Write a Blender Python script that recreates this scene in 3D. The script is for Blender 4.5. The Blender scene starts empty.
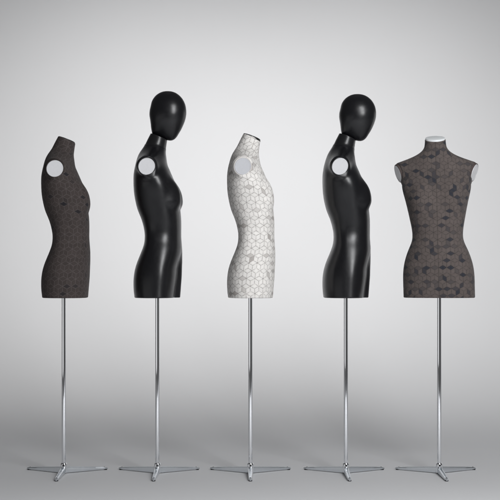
import bpy, bmesh, math
import numpy as np
from mathutils import Vector, Matrix

R = math.radians
S = 222.0                     # photo pixels per metre at the row of mannequins
scene = bpy.context.scene
COL = scene.collection

# ------------------------------------------------------------------ camera
cam_d = bpy.data.cameras.new('camera')
cam = bpy.data.objects.new('camera', cam_d)
COL.objects.link(cam)
cam.location = (0.0, -5.3, 0.88)
cam.rotation_euler = (R(90), 0, 0)
cam_d.sensor_width = 36
cam_d.lens = 1177 / 500 * 36
cam_d.shift_y = 0.056
cam_d.clip_end = 200
scene.camera = cam

# ------------------------------------------------------------------ world (dim grey studio air)
w = bpy.data.worlds.new('World')
scene.world = w
w.use_nodes = True
bg = w.node_tree.nodes['Background']
bg.inputs[0].default_value = (0.99, 0.99, 1.0, 1)
bg.inputs[1].default_value = 0.085

# ------------------------------------------------------------------ lamps
def area(name, loc, target, size, power, size_y=None, color=(1, 1, 1), spread=180):
    d = bpy.data.lights.new(name, 'AREA')
    d.shape = 'RECTANGLE'
    d.size = size
    d.size_y = size_y or size
    d.energy = power
    d.color = color
    d.spread = R(spread)
    o = bpy.data.objects.new(name, d)
    COL.objects.link(o)
    o.location = loc
    o.rotation_euler = (Vector(target) - Vector(loc)).to_track_quat('-Z', 'Y').to_euler()
    return o

def spot(name, loc, target, angle, power, blend=1.0, radius=0.3, color=(1, 0.995, 0.99)):
    d = bpy.data.lights.new(name, 'SPOT')
    d.energy = power
    d.spot_size = R(angle)
    d.spot_blend = blend
    d.shadow_soft_size = radius
    d.color = color
    o = bpy.data.objects.new(name, d)
    COL.objects.link(o)
    o.location = loc
    o.rotation_euler = (Vector(target) - Vector(loc)).to_track_quat('-Z', 'Y').to_euler()
    return o

area('key_softbox', (1.6, -3.2, 2.55), (0, 0, 0.7), 1.1, 130, 2.9, (0.975, 0.985, 1.0))
area('left_panel', (-3.4, -3.6, 0.42), (0, 0, 0.42), 5.0, 8.5, 0.7)
area('right_rim_fill', (3.6, 2.7, 1.2), (0, 0, 1.2), 2.2, 11, 2.2)  # unseen light, added to brighten right-hand edges and the thigh strip
area('floor_softbox', (0, -2.5, 2.7), (0, -2.5, 0.0), 5.0, 27, 0.8, (0.95, 0.975, 1.0), spread=90)
area('floor_fill_strip', (0, 0.95, 4.0), (0, 0.95, 0), 6.0, 3.0, 0.5, (0.96, 0.98, 1.0), spread=42)  # unseen fill, added to lift the dark floor band behind the row
for sx, pw in ((-1.7, 300), (0.0, 400), (1.7, 272)):
    spot('backdrop_spot', (sx, 0.5, 4.4), (sx, 3.9, 0.95), 79, pw, 1.0, 0.3)

scene.view_settings.view_transform = 'Standard'
scene.view_settings.look = 'None'
scene.view_settings.exposure = 0
scene.view_settings.gamma = 1

# ------------------------------------------------------------------ node helpers
class NT:
    def __init__(self, name):
        self.m = bpy.data.materials.new(name)
        self.m.use_nodes = True
        self.t = self.m.node_tree
        self.n = self.t.nodes
        self.p = self.n['Principled BSDF']
    def lk(self, a, b):
        self.t.links.new(a, b)
    def val(self, sock, v):
        if hasattr(v, 'default_value') or hasattr(v, 'links'):
            self.lk(v, sock)
        else:
            sock.default_value = v
    def m1(self, op, a, b=None, c=None, clamp=False):
        x = self.n.new('ShaderNodeMath')
        x.operation = op
        x.use_clamp = clamp
        self.val(x.inputs[0], a)
        if b is not None:
            self.val(x.inputs[1], b)
        if c is not None:
            self.val(x.inputs[2], c)
        return x.outputs[0]
    def vm(self, op, a, b=None, out=0):
        x = self.n.new('ShaderNodeVectorMath')
        x.operation = op
        self.val(x.inputs[0], a)
        if b is not None:
            self.val(x.inputs[1], b)
        return x.outputs[out]
    def sstep(self, v, a, b, x0=0.0, x1=1.0):
        x = self.n.new('ShaderNodeMapRange')
        x.interpolation_type = 'SMOOTHSTEP'
        self.val(x.inputs[0], v)
        x.inputs[1].default_value = a
        x.inputs[2].default_value = b
        x.inputs[3].default_value = x0
        x.inputs[4].default_value = x1
        return x.outputs[0]
    def mix(self, f, a, b):
        x = self.n.new('ShaderNodeMix')
        x.data_type = 'RGBA'
        self.val(x.inputs[0], f)
        self.val(x.inputs[6], a)
        self.val(x.inputs[7], b)
        return x.outputs[2]
    def noise(self, vec, scale, detail=2.0, rough=0.5):
        x = self.n.new('ShaderNodeTexNoise')
        self.lk(vec, x.inputs['Vector'])
        x.inputs['Scale'].default_value = scale
        x.inputs['Detail'].default_value = detail
        x.inputs['Roughness'].default_value = rough
        return x.outputs[0]
    def coord(self, which='Object'):
        return self.n.new('ShaderNodeTexCoord').outputs[which]
    def bump(self, h, strength, dist):
        x = self.n.new('ShaderNodeBump')
        x.inputs['Strength'].default_value = strength
        x.inputs['Distance'].default_value = dist
        self.lk(h, x.inputs['Height'])
        self.lk(x.outputs[0], self.p.inputs['Normal'])

def C4(r, g, b):
    """0-255 display values to linear"""
    f = lambda v: (v / 255 / 12.92) if v / 255 <= 0.04045 else ((v / 255 + 0.055) / 1.055) ** 2.4
    return (f(r), f(g), f(b), 1)

def cube_fabric(name, base, line, inner, dark, dark_p, tint=0.12, seam=False, cell=0.0385, off=(0.0, 0.0), line_w=0.035, sheen=0.2, seed=0.0):
    """printed tumbling-block cloth: hexagon lattice, three rhombs per hexagon, some rhombs of another colour"""
    t = NT(name)
    uv = t.coord('UV')
    warp = t.n.new('ShaderNodeTexNoise')
    warp.inputs['Scale'].default_value = 9
    warp.inputs['Detail'].default_value = 1
    t.lk(uv, warp.inputs['Vector'])
    wv = t.vm('SCALE', t.vm('SUBTRACT', warp.outputs[1], (0.5, 0.5, 0.5)))
    wv.node.inputs[3].default_value = 0.010
    p = t.vm('ADD', t.vm('MULTIPLY', t.vm('ADD', uv, wv), (1 / cell, 1 / cell, 0)), (60.0 + off[0], 60 * math.sqrt(3) + off[1], 0))
    r = (1, math.sqrt(3), 1); h = (0.5, math.sqrt(3) / 2, 0)
    a = t.vm('SUBTRACT', t.vm('MODULO', p, r), h)
    b = t.vm('SUBTRACT', t.vm('MODULO', t.vm('ADD', p, h), r), h)
    da = t.vm('DOT_PRODUCT', a, a, 1); db = t.vm('DOT_PRODUCT', b, b, 1)
    sel = t.m1('LESS_THAN', db, da)
    mixv = t.n.new('ShaderNodeMix'); mixv.data_type = 'VECTOR'
    t.lk(sel, mixv.inputs[0]); t.lk(a, mixv.inputs[4]); t.lk(b, mixv.inputs[5])
    gv = mixv.outputs[1]
    cid = t.vm('SUBTRACT', p, gv)
    cid = t.vm('FLOOR', t.vm('ADD', t.vm('MULTIPLY', cid, (4, 4 / math.sqrt(3), 0)), (0.5, 0.5, 0)))
    av = t.vm('ABSOLUTE', gv)
    sx = t.n.new('ShaderNodeSeparateXYZ'); t.lk(av, sx.inputs[0])
    hx = t.m1('MAXIMUM', sx.outputs[0], t.vm('DOT_PRODUCT', av, (0.5, 0.8660254, 0), 1))
    edge = t.m1('SUBTRACT', 0.5, hx)
    sp = None
    for ang in (30, 150, 270):
        d = (math.cos(R(ang)), math.sin(R(ang)), 0)
        c = (-d[1], d[0], 0)
        neg = t.m1('LESS_THAN', t.vm('DOT_PRODUCT', gv, d, 1), 0.0)
        v = t.m1('ADD', t.m1('ABSOLUTE', t.vm('DOT_PRODUCT', gv, c, 1)), neg)
        sp = v if sp is None else t.m1('MINIMUM', sp, v)
    ln = t.m1('MINIMUM', edge, sp)
    sg = t.n.new('ShaderNodeSeparateXYZ'); t.lk(gv, sg.inputs[0])
    an = t.m1('ARCTAN2', sg.outputs[1], sg.outputs[0])
    sec = t.m1('FLOOR', t.m1('DIVIDE', t.m1('ADD', an, 2 * math.pi - R(30)), R(120)))
    sec = t.m1('MODULO', sec, 3.0)
    comb = t.n.new('ShaderNodeCombineXYZ')
    t.lk(sec, comb.inputs[2])
    key = t.vm('ADD', t.vm('ADD', cid, comb.outputs[0]), (seed, 0.37, 0))
    wn = t.n.new('ShaderNodeTexWhiteNoise'); wn.noise_dimensions = '3D'
    t.lk(key, wn.inputs[0])
    wn2 = t.n.new('ShaderNodeTexWhiteNoise'); wn2.noise_dimensions = '3D'
    t.lk(t.vm('ADD', key, (11.3, 5.1, 2.2)), wn2.inputs[0])
    # large soft patches make the dark rhombs cluster unevenly
    patch = t.noise(t.vm('MULTIPLY', cid, (0.23, 0.23, 0)), 1.0, 1)
    thr = t.m1('MULTIPLY', t.sstep(patch, 0.3, 0.7, 0.75, 1.25), t.m1('MULTIPLY_ADD', t.m1('LESS_THAN', sec, 0.5), dark_p * 1.5, dark_p * 0.5))
    isd = t.m1('LESS_THAN', wn.outputs[0], thr)
    isd = t.m1('MULTIPLY', isd, t.sstep(wn2.outputs[0], 0.0, 1.0, 0.25, 1.0))
    # rhomb edges: softened so the print melts into the weave
    isd = t.m1('MULTIPLY', isd, t.sstep(ln, 0.0, 0.035, 0.5, 1.0))
    b1 = tuple(x * (1 - tint) for x in base[:3]) + (1,)
    b2 = tuple(min(1, x * (1 + tint)) for x in base[:3]) + (1,)
    col = t.mix(wn2.outputs[0], b1, b2)
    col = t.mix(isd, col, dark)
    fib = t.noise(t.vm('MULTIPLY', uv, (1.0, 1.0, 1.0)), 900, 3, 0.7)
    breakup = t.sstep(t.noise(uv, 120, 2), 0.3, 0.62, 0.35, 1.0)
    l0 = t.m1('MULTIPLY', t.sstep(ln, 0.0, line_w * 1.6, 1.0, 0.0), breakup)
    col = t.mix(l0, col, line)
    li = t.m1('ABSOLUTE', t.m1('SUBTRACT', ln, 0.115))
    l1 = t.m1('MULTIPLY', t.m1('MULTIPLY', t.sstep(li, 0.0, 0.03, 0.6, 0.0), breakup), t.m1('GREATER_THAN', wn2.outputs[0], 0.35))
    col = t.mix(l1, col, inner)
    su = t.n.new('ShaderNodeSeparateXYZ'); t.lk(uv, su.inputs[0])
    if seam:
        sm = t.sstep(t.m1('ABSOLUTE', su.outputs[0]), 0.0008, 0.0022, 0.55, 0.0)
        col = t.mix(sm, col, tuple(x * 0.45 for x in base[:3]) + (1,))
    # heathered yarn
    wv1 = t.m1('SINE', t.m1('MULTIPLY', su.outputs[0], 2 * math.pi / 0.0016))
    wv2 = t.m1('SINE', t.m1('MULTIPLY', su.outputs[1], 2 * math.pi / 0.0016))
    weave = t.m1('MULTIPLY', wv1, wv2)
    yarn = t.m1('MULTIPLY_ADD', fib, 0.6, 0.72)
    mul = t.n.new('ShaderNodeMix'); mul.data_type = 'RGBA'; mul.blend_type = 'MULTIPLY'
    mul.inputs[0].default_value = 1.0
    t.lk(col, mul.inputs[6]); t.lk(yarn, mul.inputs[7])
    t.lk(mul.outputs[2], t.p.inputs['Base Color'])
    t.p.inputs['Roughness'].default_value = 0.85
    t.p.inputs['Specular IOR Level'].default_value = 0.25
    t.p.inputs['Sheen Weight'].default_value = sheen
    t.p.inputs['Sheen Roughness'].default_value = 0.5
    hgt = t.m1('ADD', t.m1('MULTIPLY', weave, 0.3), t.m1('MULTIPLY_ADD', l0, -0.8, fib))
    t.bump(hgt, 0.5, 0.0006)
    return t.m

def plain(name, col, rough=0.5, metal=0.0, spec=0.5, nscale=60, namt=0.06, bump=0.0, coat=0.0, rvar=0.0):
    t = NT(name)
    o = t.coord('Object')
    n = t.noise(o, nscale, 4)
    t.lk(t.mix(n, tuple(x * (1 - namt) for x in col[:3]) + (1,), tuple(min(1, x * (1 + namt)) for x in col[:3]) + (1,)), t.p.inputs['Base Color'])
    t.lk(t.sstep(t.noise(o, nscale * 0.35, 3), 0.25, 0.75, max(0.02, rough - rvar), rough + rvar), t.p.inputs['Roughness'])
    t.p.inputs['Metallic'].default_value = metal
    t.p.inputs['Specular IOR Level'].default_value = spec
    t.p.inputs['Coat Weight'].default_value = coat
    if bump:
        t.bump(n, bump, 0.0005)
    return t.m

M = {}
M['backdrop'] = plain('backdrop_paper', (0.604, 0.605, 0.612, 1), 0.75, 0, 0.2, 3.0, 0.008)
M['fab_dark'] = cube_fabric('charcoal_cube_cloth', C4(66, 59, 57), C4(88, 81, 80), C4(58, 52, 51), C4(34, 33, 37), 0.05, 0.12, seed=3.0, sheen=0.04)
M['fab_taupe'] = cube_fabric('taupe_cube_cloth', C4(91, 83, 80), C4(57, 52, 51), C4(73, 65, 63), C4(42, 45, 53), 0.235, 0.09, seam=True, cell=0.0365, seed=8.0, sheen=0.08)
M['fab_white'] = cube_fabric('ivory_cube_cloth', C4(236, 233, 229), C4(146, 140, 137), C4(200, 195, 190), C4(178, 172, 168), 0.09, 0.06, seed=5.0, sheen=0.0)
M['black'] = plain('satin_black_shell', (0.0065, 0.0065, 0.0080, 1), 0.31, 0, 0.5, 180, 0.1, 0.03, rvar=0.025)
M['black_neck'] = plain('satin_black_collar', (0.010, 0.010, 0.011, 1), 0.30, 0, 0.5, 180, 0.1, 0.02, rvar=0.03)
M['chrome'] = plain('polished_chrome', (0.86, 0.87, 0.89, 1), 0.045, 1.0, 0.5, 40, 0.02, rvar=0.01)
M['alu'] = plain('satin_cast_aluminium', (0.72, 0.75, 0.78, 1), 0.34, 1.0, 0.5, 90, 0.05, 0.05, rvar=0.05)
M['plate'] = plain('brushed_silver_plate', C4(214, 214, 216), 0.45, 0.1, 0.5, 120, 0.05, 0.08, rvar=0.05)
M['plate_grey'] = plain('grey_brushed_plate', C4(198, 199, 203), 0.45, 0.1, 0.5, 120, 0.05, 0.08, rvar=0.05)
M['cap_silver'] = plain('pale_neck_plate', C4(226, 229, 230), 0.5, 0.0, 0.5, 60, 0.03)
M['cap_black'] = plain('black_neck_plate', (0.012, 0.012, 0.012, 1), 0.4, 0, 0.5, 60, 0.1)
M['rim_dark'] = plain('charcoal_binding', C4(50, 45, 44), 0.85, 0, 0.2, 900, 0.3, 0.3)
M['rim_white'] = plain('ivory_binding', C4(226, 222, 218), 0.85, 0, 0.2, 900, 0.12, 0.3)
M['rim_taupe'] = plain('taupe_binding', C4(80, 71, 69), 0.85, 0, 0.2, 900, 0.3, 0.3)
M['rubber'] = plain('grey_rubber', (0.03, 0.03, 0.032, 1), 0.6, 0, 0.4, 90, 0.2)
M['dark_metal'] = plain('dark_recess_metal', (0.03, 0.03, 0.033, 1), 0.4, 0.8, 0.5, 90, 0.2)

# ------------------------------------------------------------------ mesh helpers
def link_mesh(name, verts, faces, mat, parent=None, uvs=None, smooth=True, sharp=None):
    me = bpy.data.meshes.new(name)
    me.from_pydata([tuple(v) for v in verts], [], faces)
    me.validate()
    me.materials.append(mat)
    if uvs is not None:
        l = me.uv_layers.new(name='UVMap')
        buf = np.empty(len(me.loops) * 2)
        vi = np.empty(len(me.loops), dtype=int)
        me.loops.foreach_get('vertex_index', vi)
        buf[0::2] = uvs[vi, 0]; buf[1::2] = uvs[vi, 1]
        l.data.foreach_set('uv', buf)
    if smooth:
        me.polygons.foreach_set('use_smooth', [True] * len(me.polygons))
        if sharp:
            me.set_sharp_from_angle(angle=R(sharp))
    o = bpy.data.objects.new(name, me)
    COL.objects.link(o)
    if parent:
        o.parent = parent
    return o

def link_bm(name, bm, mat, parent=None, sharp=35):
    bmesh.ops.recalc_face_normals(bm, faces=bm.faces)
    me = bpy.data.meshes.new(name)
    bm.to_mesh(me); bm.free()
    me.materials.append(mat)
    me.polygons.foreach_set('use_smooth', [True] * len(me.polygons))
    me.set_sharp_from_angle(angle=R(sharp))
    o = bpy.data.objects.new(name, me)
    COL.objects.link(o)
    if parent:
        o.parent = parent
    return o

def lathe(bm, prof, seg=48, mat=Matrix.Identity(4)):
    """prof: list of (radius, height) from bottom to top; closed at both ends"""
    rings = []
    for r, z in prof:
        if r < 1e-6:
            rings.append([bm.verts.new(mat @ Vector((0, 0, z)))])
        else:
            rings.append([bm.verts.new(mat @ Vector((r * math.cos(2 * math.pi * i / seg), r * math.sin(2 * math.pi * i / seg), z))) for i in range(seg)])
    for A, B in zip(rings, rings[1:]):
        for i in range(seg):
            j = (i + 1) % seg
            if len(A) == 1 and len(B) == 1:
                continue
            if len(A) == 1:
                bm.faces.new((A[0], B[j], B[i]))
            elif len(B) == 1:
                bm.faces.new((A[i], A[j], B[0]))
            else:
                bm.faces.new((A[i], A[j], B[j], B[i]))

def ss(x, a, b):
    t = np.clip((x - a) / (b - a), 0, 1)
    return t * t * (3 - 2 * t)

def pchip(xs, ys):
    """smooth monotone-ish cubic through table points"""
    xs = np.array(xs, float); ys = np.array(ys, float)
    h = np.diff(xs); d = np.diff(ys) / h
    m = np.zeros_like(ys)
    m[1:-1] = np.where(d[:-1] * d[1:] > 0, (d[:-1] * h[1:] + d[1:] * h[:-1]) / (h[:-1] + h[1:]), 0)
    m[0] = d[0]; m[-1] = d[-1]
    def f(x):
        x = np.clip(x, xs[0], xs[-1])
        i = np.clip(np.searchsorted(xs, x) - 1, 0, len(xs) - 2)
        t = (x - xs[i]) / h[i]
        return ((2 * t**3 - 3 * t**2 + 1) * ys[i] + (t**3 - 2 * t**2 + t) * h[i] * m[i]
                + (-2 * t**3 + 3 * t**2) * ys[i + 1] + (t**3 - t**2) * h[i] * m[i + 1])
    return f

# ------------------------------------------------------------------ torso as a field, sampled on rings
# working unit: photo pixels (222 px = 1 m); q = distance DOWN the picture (row), u = forward of the pole, x = sideways
ROWS   = [128,  134.8, 141,  146,   154,   162,   170,   178,   186,   194,   202,   210,   220,   228,   236,   244,   252,   260,   268,   276,   284,   292,   298]
BACK   = [-3.5, -7.4, -10.6, -13.0, -17.6, -20.8, -22.7, -23.5, -23.4, -22.9, -21.6, -19.6, -15.6, -13.4, -12.3, -12.9, -15.6, -18.9, -21.6, -23.1, -23.5, -23.1, -22.3]
FRONT  = [12.5, 11.2,   9.9,   9.2,   8.3,   9.0,  12.2,  15.6,  19.0,  21.0,  22.2,  22.9,  23.8,  23.9,  23.8,  24.3,  24.8,  24.8,  24.5,  24.3,  23.7,  23.1,  22.6]
WROWS  = [128, 141, 146, 150, 155, 160, 166, 172, 178, 184, 190, 200, 210, 220, 230, 236, 241, 247, 256, 265, 274, 285, 298]
WIDTH  = [10.2, 10.4, 11.0, 13.2, 18, 24.5, 27.5, 31, 33.8, 34.4, 33.4, 30.9, 28.8, 26.8, 25.1, 24.8, 25.6, 28.4, 31.8, 34.2, 35.2, 35.3, 35.3]
def smoothed(xs, ys, sigma):
    g = np.arange(120.0, 310.0, 0.5)
    v = pchip(xs, ys)(g)
    k = np.exp(-0.5 * (np.arange(-30, 31) * 0.5 / sigma) ** 2); k /= k.sum()
    v = np.convolve(np.pad(v, 30, mode='edge'), k, 'valid')
    return lambda q: np.interp(q, g, v)
fB, fF, fW = smoothed(ROWS, BACK, 2.0), smoothed(ROWS, FRONT, 2.0), smoothed(WROWS, WIDTH, 3.2)

PC = np.array([37.6, -7.5, 170.0])        # centre of the shoulder plate  (x, u, q)
PN = np.array([math.cos(R(18)) * math.cos(R(18)), math.sin(R(18)) * math.cos(R(18)), math.sin(R(18))])   # out, forward, down

def smin(a, b, k):
    h = np.clip(0.5 + 0.5 * (b - a) / k, 0, 1)
    return b * (1 - h) + a * h - k * h * (1 - h)

def field(x, u, q, bust=1.0, thigh=0.0, pq=170.0, pr=8.3):
    B, F, W = fB(q), fF(q), fW(q)
    c = 0.5 * (B + F) - 5.5 * np.exp(-((q - 241) / 17.0) ** 2)      # widest line of the waist lies a little back
    Df = F - c
    D = c - B
    low = ss(q, 246, 272)
    # a shallow hollow runs down between the thighs
    Df = Df - (0.0 if thigh else 1.2) * ss(q, 262, 298) * np.exp(-(x / 5.0) ** 2)
    if thigh:
        Df = Df - thigh * low * (1 - ss(x, -6.5, 1.5)) * (0.8 + 0.2 * ss(q, 270, 298))
    Db = D - 1.5 * ss(q, 268, 292) * np.exp(-(x / 3.5) ** 2) - 1.0 * ss(q, 165, 200) * (1 - ss(q, 235, 265)) * np.exp(-(x / 4.0) ** 2)
    Dd = np.where(u > c, Df, Db)
    n = 2.0 + 0.35 * ss(q, 160, 185)
    g = np.abs(x / W) ** n + np.abs((u - c) / Dd) ** n
    d = (np.maximum(g, 1e-9) ** (1 / n) - 1) * np.minimum(W, Dd)
    ax = np.abs(x)
    # shoulder: tapering limb from the neck root to the plate
    a = np.array([7.0, -5.0, 160.6]); b = np.array([42.0, -8.3, pq + 0.3 - 0.6 * (pr - 8.3)]); ra, rb = 11.2, pr + 0.35
    ab = b - a
    t = np.clip(((ax - a[0]) * ab[0] + (u - a[1]) * ab[1] + (q - a[2]) * ab[2]) / ab.dot(ab), 0, 1)
    ds = np.sqrt((ax - a[0] - t * ab[0]) ** 2 + (u - a[1] - t * ab[1]) ** 2 + (q - a[2] - t * ab[2]) ** 2) - (ra + (rb - ra) * t)
    pl = (ax - PC[0]) * PN[0] + (u - PC[1]) * PN[1] + (q - pq) * PN[2] + 1.6
    k = 1.0
    h = np.clip(0.5 - 0.5 * (pl - ds) / k, 0, 1)
    ds = pl * (1 - h) + ds * h + k * h * (1 - h)
    d = smin(d, ds, 6.5)
    # bust
    bx, bu, bq = 14.5, 13.4, 201.5
    rx, ru, rq = 10.5, 9.0 + 2.2 * bust, 11.0
    qq = np.where(q < bq, (q - bq) / (rq * 1.7), (q - bq) / (rq * (0.9 + 0.25 * (thigh == 0))))
    db = (np.sqrt(((ax - bx) / rx) ** 2 + ((u - bu) / ru) ** 2 + qq ** 2) - 1) * 9.5
    d = smin(d, db, 4.5)
    return d

def rings(q0, k0, q1, k1, n, th, **kw):
    """radius of the body along tilted rings. q0/k0: row and forward slope of the top ring"""
    t = np.linspace(0, 1, n)
    qc = q0 + (q1 - q0) * t
    kk = k1 + (k0 - k1) * (1 - ss(qc, q0 + 4, q0 + 34))
    cu = 0.5 * (fB(qc) + fF(qc))
    QC, TH = np.meshgrid(qc, th, indexing='ij')
    KK = kk[:, None]; CU = cu[:, None]
    sx, su = np.sin(TH), np.cos(TH)
    lo = np.zeros_like(QC); hi = np.full_like(QC, 56.0)
    for _ in range(26):
        mid = 0.5 * (lo + hi)
        X = mid * sx; U = CU + mid * su; Q = QC + KK * U
        inside = field(X, U, Q, **kw) < 0
        lo = np.where(inside, mid, lo); hi = np.where(inside, hi, mid)
    r = 0.5 * (lo + hi)
    X = r * sx; U = CU + r * su; Q = QC + KK * U
    return X, U, Q

Z0 = 473.5
def to3(x, u, q, zs=1.0, roll=0.0, lean=0.0, du=0.0):
    """to metres; canonical figure faces -Y.  zs squeezes heights above the hem, roll/lean tip the figure about the pole top"""
    q = 298 + (q - 298) * zs
    X = x / S; Y = -(u + du) / S; Z = (Z0 - q) / S
    zp = (Z0 - 298) / S
    Xr = X + (Z - zp) * math.sin(roll)
    Yr = Y - (Z - zp) * math.sin(lean)
    return Xr, Yr, Z + 0 * X

def loft(name, X, U, Q, mat, parent, ref, tf, edge_top=0.8, edge_bot=1.0, close=True):
    """grid of rings -> closed smooth mesh with cloth coordinates measured along the surface from the ref column"""
    n, m = X.shape
    cx, cu = X.mean(1, keepdims=True), U.mean(1, keepdims=True)
    Xs, Us, Qs = [X], [U], [Q]
    def inset(row, amt, dq):
        x, u, q = X[row], U[row], Q[row]
        dx, du = x - cx[row], u - cu[row]
        L = np.hypot(dx, du)
        return x - dx / L * amt, u - du / L * amt, q + dq
    top = [inset(0, edge_top * (1 - math.cos(a)), -edge_top * math.sin(a)) for a in (R(90), R(60), R(30))]
    bot = [inset(-1, edge_bot * (1 - math.cos(a)), edge_bot * math.sin(a)) for a in (R(30), R(60), R(90))]
    AX = np.vstack([t[0][None] for t in top] + [X] + [b[0][None] for b in bot])
    AU = np.vstack([t[1][None] for t in top] + [U] + [b[1][None] for b in bot])
    AQ = np.vstack([t[2][None] for t in top] + [Q] + [b[2][None] for b in bot])
    n = AX.shape[0]
    # extra column closes the cloth coordinates at the seam opposite the reference
    cols = (np.arange(m + 1) + ref + m // 2) % m
    AX, AU, AQ = AX[:, cols], AU[:, cols], AQ[:, cols]
    seg = np.hypot(np.diff(AX, axis=1), np.diff(AU, axis=1)) / S
    arc = np.concatenate([np.zeros((n, 1)), np.cumsum(seg, 1)], 1)
    rc = m - m // 2
    arc = arc - arc[:, rc:rc + 1]
    x3, y3, z3 = to3(AX, AU, AQ, *tf)
    vlen = np.sqrt(np.diff(AQ[:, rc]) ** 2 + np.diff(AX[:, rc]) ** 2 + np.diff(AU[:, rc]) ** 2)
    vv = (Z0 - AQ) / S
    verts = np.stack([x3, y3, z3], -1).reshape(-1, 3)
    uvs = np.stack([arc, vv], -1).reshape(-1, 2)
    # mesh vertices are unique around the ring; the last column is dropped and rewired
    idx = np.arange(n * (m + 1)).reshape(n, m + 1)
    faces, luv = [], []
    vid = np.arange(n * m).reshape(n, m)
    v3 = np.stack([x3[:, :m], y3[:, :m], z3[:, :m]], -1).reshape(-1, 3)
    for i in range(n - 1):
        for j in range(m):
            j2 = (j + 1) % m
            faces.append((vid[i, j], vid[i, j2], vid[i + 1, j2], vid[i + 1, j]))
            luv.append(((i, j), (i, j + 1), (i + 1, j + 1), (i + 1, j)))
    v3 = list(map(tuple, v3))
    ct = tuple(np.mean([v3[k] for k in vid[0]], 0)); cb = tuple(np.mean([v3[k] for k in vid[-1]], 0))
    it, ib = len(v3), len(v3) + 1
    v3 += [ct, cb]
    capuv = []
    for j in range(m):
        j2 = (j + 1) % m
        faces.append((vid[0, j2], vid[0, j], it)); luv.append(((0, j + 1), (0, j), (0, rc)))
        faces.append((vid[-1, j], vid[-1, j2], ib)); luv.append(((n - 1, j), (n - 1, j + 1), (n - 1, rc)))
    me = bpy.data.meshes.new(name)
    me.from_pydata(v3, [], faces)
    me.materials.append(mat)
    l = me.uv_layers.new(name='UVMap')
    flat = []
    for f in luv:
        for (i, j) in f:
            flat += [arc[i, j], vv[i, j]]
    l.data.foreach_set('uv', flat)
    me.polygons.foreach_set('use_smooth', [True] * len(me.polygons))
    bm = bmesh.new(); bm.from_mesh(me)
    bmesh.ops.recalc_face_normals(bm, faces=bm.faces)
    bm.to_mesh(me); bm.free()
    me.set_sharp_from_angle(angle=R(50))
    o = bpy.data.objects.new(name, me)
    COL.objects.link(o)
    o.parent = parent
    return o

NTH = 216
TH = np.linspace(0, 2 * math.pi, NTH, endpoint=False)
REF_SIDE = int(NTH * 0.75)     # x = -1 : the side turned to the camera
REF_FRONT = 0

def shoulder_plates(parent, tf, mat, rim_mat, rad=8.3, pq=170.0):
    for s in (-1, 1):
        bm = bmesh.new()
        r, h = rad / S, 0.0034
        lathe(bm, [(0, -0.004), (r, -0.004), (r, h * 0.5), (r - 0.0012, h), (r * 0.86, h), (r * 0.855, h - 0.0006), (0, h - 0.0006)], 64)
        n = np.array([s * PN[0], PN[1], PN[2]])
        nv = Vector((n[0], -n[1], -n[2])).normalized()
        c = Vector(to3(s * (PC[0]), PC[1], pq, *tf))
        bm.transform(Matrix.Translation(c) @ nv.to_track_quat('Z', 'Y').to_matrix().to_4x4())
        pl = link_bm('shoulder_plate', bm, mat, parent, 40)
        bm = bmesh.new()
        a, b = (rad + 0.05) / S, (rad + 0.85) / S
        lathe(bm, [(a, -0.012), (b + 0.0022, -0.012), (b + 0.0011, -0.007), (b + 0.0003, -0.003), (b, 0.0), (b - 0.0006, 0.0014), (b - 0.0018, 0.0024), (a + 0.0012, 0.0025), (a + 0.0003, 0.0020), (a, 0.0010), (a, -0.012)], 72)
        bm.transform(Matrix.Translation(c) @ nv.to_track_quat('Z', 'Y').to_matrix().to_4x4())
        link_bm('rim', bm, rim_mat, pl, 40)

def top_outline(kw, q, k, scale, th=TH):
    X, U, Q = rings(q, k, q + 1, k, 2, th, **kw)
    cx, cu = X[0].mean(), U[0].mean()
    return cx + (X[0] - cx) * scale, cu + (U[0] - cu) * scale, q, k

def neck_cap(parent, tf, kw, q, k, scale, thick, mat):
    X, U, _, _ = top_outline(kw, q, k, 1.0)
    cx, cu = X.mean(), U.mean()
    verts, faces = [], []
    prof = [(scale, 1.6), (scale, -thick + 0.4), (scale * 0.985, -thick + 0.1), (scale * 0.95, -thick)]
    for sc, dq in prof:
        x = cx + (X - cx) * sc; u = cu + (U - cu) * sc
        a, b, c = to3(x, u, q + k * u + dq, *tf)
        verts += list(zip(a, b, c))
    m = len(X)
    for i in range(len(prof) - 1):
        for j in range(m):
            j2 = (j + 1) % m
            faces.append((i * m + j, i * m + j2, (i + 1) * m + j2, (i + 1) * m + j))
    faces.append(tuple(range(m))[::-1])
    faces.append(tuple(range((len(prof) - 1) * m, len(prof) * m)))
    o = link_mesh('neck_cap', verts, faces, mat, parent, sharp=30)
    return o

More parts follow.
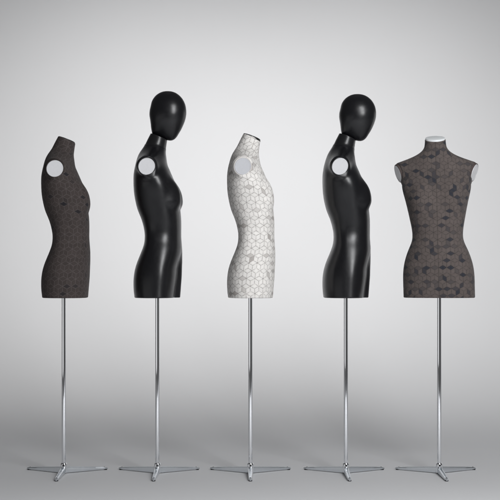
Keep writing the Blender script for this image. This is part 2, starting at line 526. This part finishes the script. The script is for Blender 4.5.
# ------------------------------------------------------------------ stand
def make_stand(root, leg_turn=0.0):
    bm = bmesh.new()
    top = (Z0 - 298) / S + 0.03
    lathe(bm, [(0, 0.040), (0.0093, 0.040), (0.0093, top), (0, top)], 40)
    link_bm('pole', bm, M['chrome'], root)
    # hub
    bm = bmesh.new()
    lathe(bm, [(0, 0.003), (0.0135, 0.003), (0.0150, 0.006), (0.0150, 0.034), (0.0148, 0.041), (0.0138, 0.0455), (0.0118, 0.0480), (0.0102, 0.0485), (0.0102, 0.052), (0, 0.052)], 48)
    hub = link_bm('hub', bm, M['chrome'], root, 40)
    bm = bmesh.new()     # set screw facing the viewer
    lathe(bm, [(0, 0), (0.0042, 0), (0.0042, 0.0022), (0.0034, 0.003), (0.0018, 0.003), (0.0016, 0.0012), (0, 0.0012)], 20,
          Matrix.Rotation(leg_turn, 4, 'Z') @ Matrix.Translation((0, -0.0146, 0.0375)) @ Matrix.Rotation(R(90), 4, 'X'))
    link_bm('set_screw', bm, M['dark_metal'], hub, 30)
    for a in (-90, 30, 150):
        ang = R(a) + leg_turn
        L = 0.213
        N = 22
        verts, faces = [], []
        # section: flat flanks, a slot along the top
        for i in range(N + 1):
            t = i / N
            x = 0.008 + t * (L - 0.008)
            hh = 0.0305 + (0.0125 - 0.0305) * t
            wd = 0.0112 + (0.0075 - 0.0112) * t
            z0 = 0.0035
            if t > 0.9:
                e = (t - 0.9) / 0.1
                rr = math.sqrt(max(0.0, 1 - (e * 0.985) ** 2))
                wd *= 0.35 + 0.65 * rr
                hh = z0 + (hh - z0) * (0.55 + 0.45 * rr)
            slot = 0.0032 * min(1, max(0, (0.88 - t) / 0.05)) * min(1, max(0, (t - 0.03) / 0.05))
            sd = 0.006 if slot > 0 else 0.0
            b = 0.0014
            sec = [(-wd * 0.72, z0), (-wd * 0.9, z0 + b), (-wd, z0 + (hh - z0) * 0.5), (-wd * 0.93, hh - b * 1.4), (-wd * 0.8, hh - b * 0.4), (-wd * 0.62, hh),
                   (-slot - 0.0004, hh - 0.0002), (-slot, hh - sd), (slot, hh - sd), (slot + 0.0004, hh - 0.0002),
                   (wd * 0.62, hh), (wd * 0.8, hh - b * 0.4), (wd * 0.93, hh - b * 1.4), (wd, z0 + (hh - z0) * 0.5), (wd * 0.9, z0 + b), (wd * 0.72, z0)]
            for (yy, zz) in sec:
                verts.append((x, yy, zz))
        m = 16
        for i in range(N):
            for j in range(m):
                j2 = (j + 1) % m
                faces.append((i * m + j, i * m + j2, (i + 1) * m + j2, (i + 1) * m + j))
        faces.append(tuple(range(m))[::-1]); faces.append(tuple(range(N * m, (N + 1) * m)))
        ca, sa = math.cos(ang), math.sin(ang)
        verts = [(x * ca - y * sa, x * sa + y * ca, z) for x, y, z in verts]
        leg = link_mesh('leg', verts, faces, M['alu'], root, sharp=32)
        bm = bmesh.new()
        lathe(bm, [(0, 0.0), (0.0072, 0.0), (0.0080, 0.0015), (0.0078, 0.0045), (0, 0.0045)], 24, Matrix.Translation((ca * (L - 0.011), sa * (L - 0.011), 0.0)))
        link_bm('foot', bm, M['rubber'], leg)
        bm = bmesh.new()
        lathe(bm, [(0, 0), (0.0036, 0), (0.0036, 0.001), (0.0026, 0.0018), (0, 0.0018)], 20, Matrix.Translation((ca * (L - 0.017), sa * (L - 0.017), 0.0130)))
        link_bm('rivet', bm, M['dark_metal'], leg)

# ------------------------------------------------------------------ head (abstract egg)
HEAD = [(168, 91.4), (174, 92.4), (180.8, 97), (184.8, 103.4), (186.3, 110.6), (185.2, 120.2), (181.8, 128.6), (178.6, 134.2), (176.4, 137.6), (174.6, 139.4),
        (171, 140.8), (167, 140.4), (160, 138.2), (155.5, 136.6), (152.6, 134.6), (151.6, 131), (150.8, 125), (149.8, 118), (149.6, 112), (150.6, 107), (152.4, 100.6), (156.4, 95.4), (162.0, 92.2)]
def make_head(parent, dx, dq, sq, pole_x=157.4):
    P = np.array(HEAD) - np.array([168.0, 115.0])
    ang = np.arctan2(P[:, 1], P[:, 0]); rad = np.hypot(P[:, 0], P[:, 1])
    o = np.argsort(ang); ang, rad = ang[o], rad[o]
    ang = np.concatenate([ang - 2 * math.pi, ang, ang + 2 * math.pi]); rad = np.tile(rad, 3)
    f = pchip(ang, rad)
    n = 240
    a = np.linspace(-math.pi, math.pi, n, endpoint=False)
    aa = np.linspace(-math.pi, math.pi, 1441)[:-1]
    rr = f(aa)
    ker = np.exp(-0.5 * (np.arange(-24, 25) / 4.0) ** 2); ker /= ker.sum()
    rs = np.convolve(np.concatenate([rr[-24:], rr, rr[:24]]), ker, 'valid')
    r_edge = np.interp(a, aa, rs)
    kb = np.exp(-0.5 * (np.arange(-200, 201) / 60.0) ** 2); kb /= kb.sum()
    r_soft = np.interp(a, aa, np.convolve(np.concatenate([rr[-200:], rr, rr[:200]]), kb, 'valid'))
    K = 96
    ph = np.linspace(-math.pi / 2, math.pi / 2, K + 1)
    verts = []
    for p in ph[1:-1]:
        c = math.cos(p) ** 0.95; s = math.sin(p)
        wt = math.cos(p) ** 5
        r = r_edge * wt + r_soft * (1 - wt)      # corners of the outline melt into a smooth cheek
        U = 168 - pole_x + r * np.cos(a) * c; Qv = 115 + r * np.sin(a) * c
        wdt = 16.2 - 4.2 * ss(Qv, 112, 141) - 0.8 * (1 - ss(Qv, 92, 110))
        # face plane is a little flatter than the skull
        for uu, q, wi in zip(U, Qv, wdt):
            q2 = 141 + (q - 141) * sq + dq
            verts.append((wi * s / S, -(uu + dx) / S, (Z0 - q2) / S))
    rows = K - 1
    faces = []
    for i in range(rows - 1):
        for j in range(n):
            j2 = (j + 1) % n
            faces.append((i * n + j, i * n + j2, (i + 1) * n + j2, (i + 1) * n + j))
    v = np.array(verts)
    q2 = 141 + (115 - 141) * sq + dq
    wc = 16.2 - 4.2 * ss(np.array(115.0), 112, 141)
    for s, i in ((-1, 0), (1, rows - 1)):
        verts.append((s * wc / S, -(168 - pole_x + dx) / S, (Z0 - q2) / S))
        k = len(verts) - 1
        for j in range(n):
            j2 = (j + 1) % n
            faces.append((i * n + j, i * n + j2, k) if s > 0 else (i * n + j2, i * n + j, k))
    h = link_mesh('head', verts, faces, M['black'], parent)
    bm = bmesh.new(); bm.from_mesh(h.data)
    bmesh.ops.recalc_face_normals(bm, faces=bm.faces); bm.to_mesh(h.data); bm.free()
    return h

# ------------------------------------------------------------------ mannequins
def root_at(name, px, yaw, label):
    o = bpy.data.objects.new(name, None)
    COL.objects.link(o)
    o.empty_display_size = 0.1
    o.location = ((px - 250) / S, 0, 0.0)
    o.rotation_euler = (0, 0, R(yaw))
    o['label'] = label
    o['category'] = 'mannequin'
    o['group'] = 'mannequins standing in a row'
    return o

K_TOP = 0.37
def fabric_form(px, yaw, label, mat, rim_mat, cap_mat, ref, tf=(1.0, 0.0, 0.0), bust=0.6, cap=0.93, cap_t=1.0, leg_turn=None, pq=170.0, pr=8.3, plate=None):
    root = root_at('dress_form', px, yaw, label)
    kw = dict(bust=bust, pq=pq, pr=pr)
    X, U, Q = rings(137.6, K_TOP, 296.8, 0.0, 300, TH, **kw)
    loft('torso', X, U, Q, mat, root, ref, tf)
    neck_cap(root, tf, kw, 137.6 - 0.8, K_TOP, cap, cap_t, cap_mat)
    shoulder_plates(root, tf, plate or M['plate'], rim_mat, pr, pq)
    make_stand(root, R(-yaw) if leg_turn is None else leg_turn)
    return root

def black_form(px, yaw, label, head_dx=0, head_dq=0, head_s=1.0, tf=(1.0, 0, 0)):
    root = root_at('mannequin', px, yaw, label)
    kw = dict(bust=1.0, thigh=5.2)
    X, U, Q = rings(147.9, 0.18, 296.8, 0.0, 290, TH, **kw)
    loft('torso', X, U, Q, M['black'], root, REF_SIDE, tf, edge_top=0.9)
    X, U, Q = rings(137.0, 0.37, 149.5, 0.18, 40, TH, **kw)
    cx, cu = X.mean(1, keepdims=True), U.mean(1, keepdims=True)
    X = cx + (X - cx) * 0.975; U = cu + (U - cu) * 0.975
    loft('neck', X, U, Q, M['black_neck'], root, REF_SIDE, tf, edge_top=0.6)
    make_head(root, head_dx, head_dq, head_s)
    shoulder_plates(root, tf, M['plate'], M['black'])
    make_stand(root, R(-yaw))
    return root

fabric_form(63.9, 95, 'dark charcoal cube-patterned fabric torso in side profile at the left end of the row', M['fab_dark'], M['rim_dark'], M['cap_black'], REF_SIDE, (0.983, 0, 0, 1.4), 0.8, 0.95, 0.6)
black_form(157.4, 90, 'satin black mannequin with egg head standing between the charcoal torso and the white torso')
fabric_form(250.4, 90, 'white cube-patterned fabric torso in side profile in the middle of the row', M['fab_white'], M['rim_white'], M['cap_black'], REF_SIDE, (1.0, 0, 0), 0.3, 0.99, 0.7, plate=M['plate_grey'])
black_form(345.8, 88, 'satin black mannequin with egg head standing between the white torso and the front-facing torso', 1.2, 0.5, 0.95)
fabric_form(439.1, -9, 'brown cube-patterned fabric torso facing front at the right end of the row', M['fab_taupe'], M['rim_taupe'], M['cap_silver'], REF_FRONT, (0.985, R(-1.4), 0), 0.5, 0.95, 1.6, R(9), 170.6, 8.7)

# ------------------------------------------------------------------ paper sweep: floor that curves up into the backdrop
def make_backdrop():
    prof = []
    y0, yb, rad, ztop = -3.4, 0.9, 3.2, 7.0
    for i in range(12):
        prof.append((y0 + (yb - y0) * i / 12, 0.0))
    for i in range(33):
        a = R(90) * i / 32
        prof.append((yb + rad * math.sin(a), rad * (1 - math.cos(a))))
    for i in range(1, 9):
        prof.append((yb + rad, rad + (ztop - rad) * i / 8))
    xs = np.linspace(-7, 7, 29)
    verts, faces = [], []
    for (y, z) in prof:
        for x in xs:
            verts.append((x, y, z))
    m = len(xs)
    for i in range(len(prof) - 1):
        for j in range(m - 1):
            faces.append((i * m + j, i * m + j + 1, (i + 1) * m + j + 1, (i + 1) * m + j))
    o = link_mesh('backdrop', verts, faces, M['backdrop'])
    o['kind'] = 'structure'
    o['label'] = 'seamless pale grey studio backdrop curving up from the floor behind the mannequins'
make_backdrop()
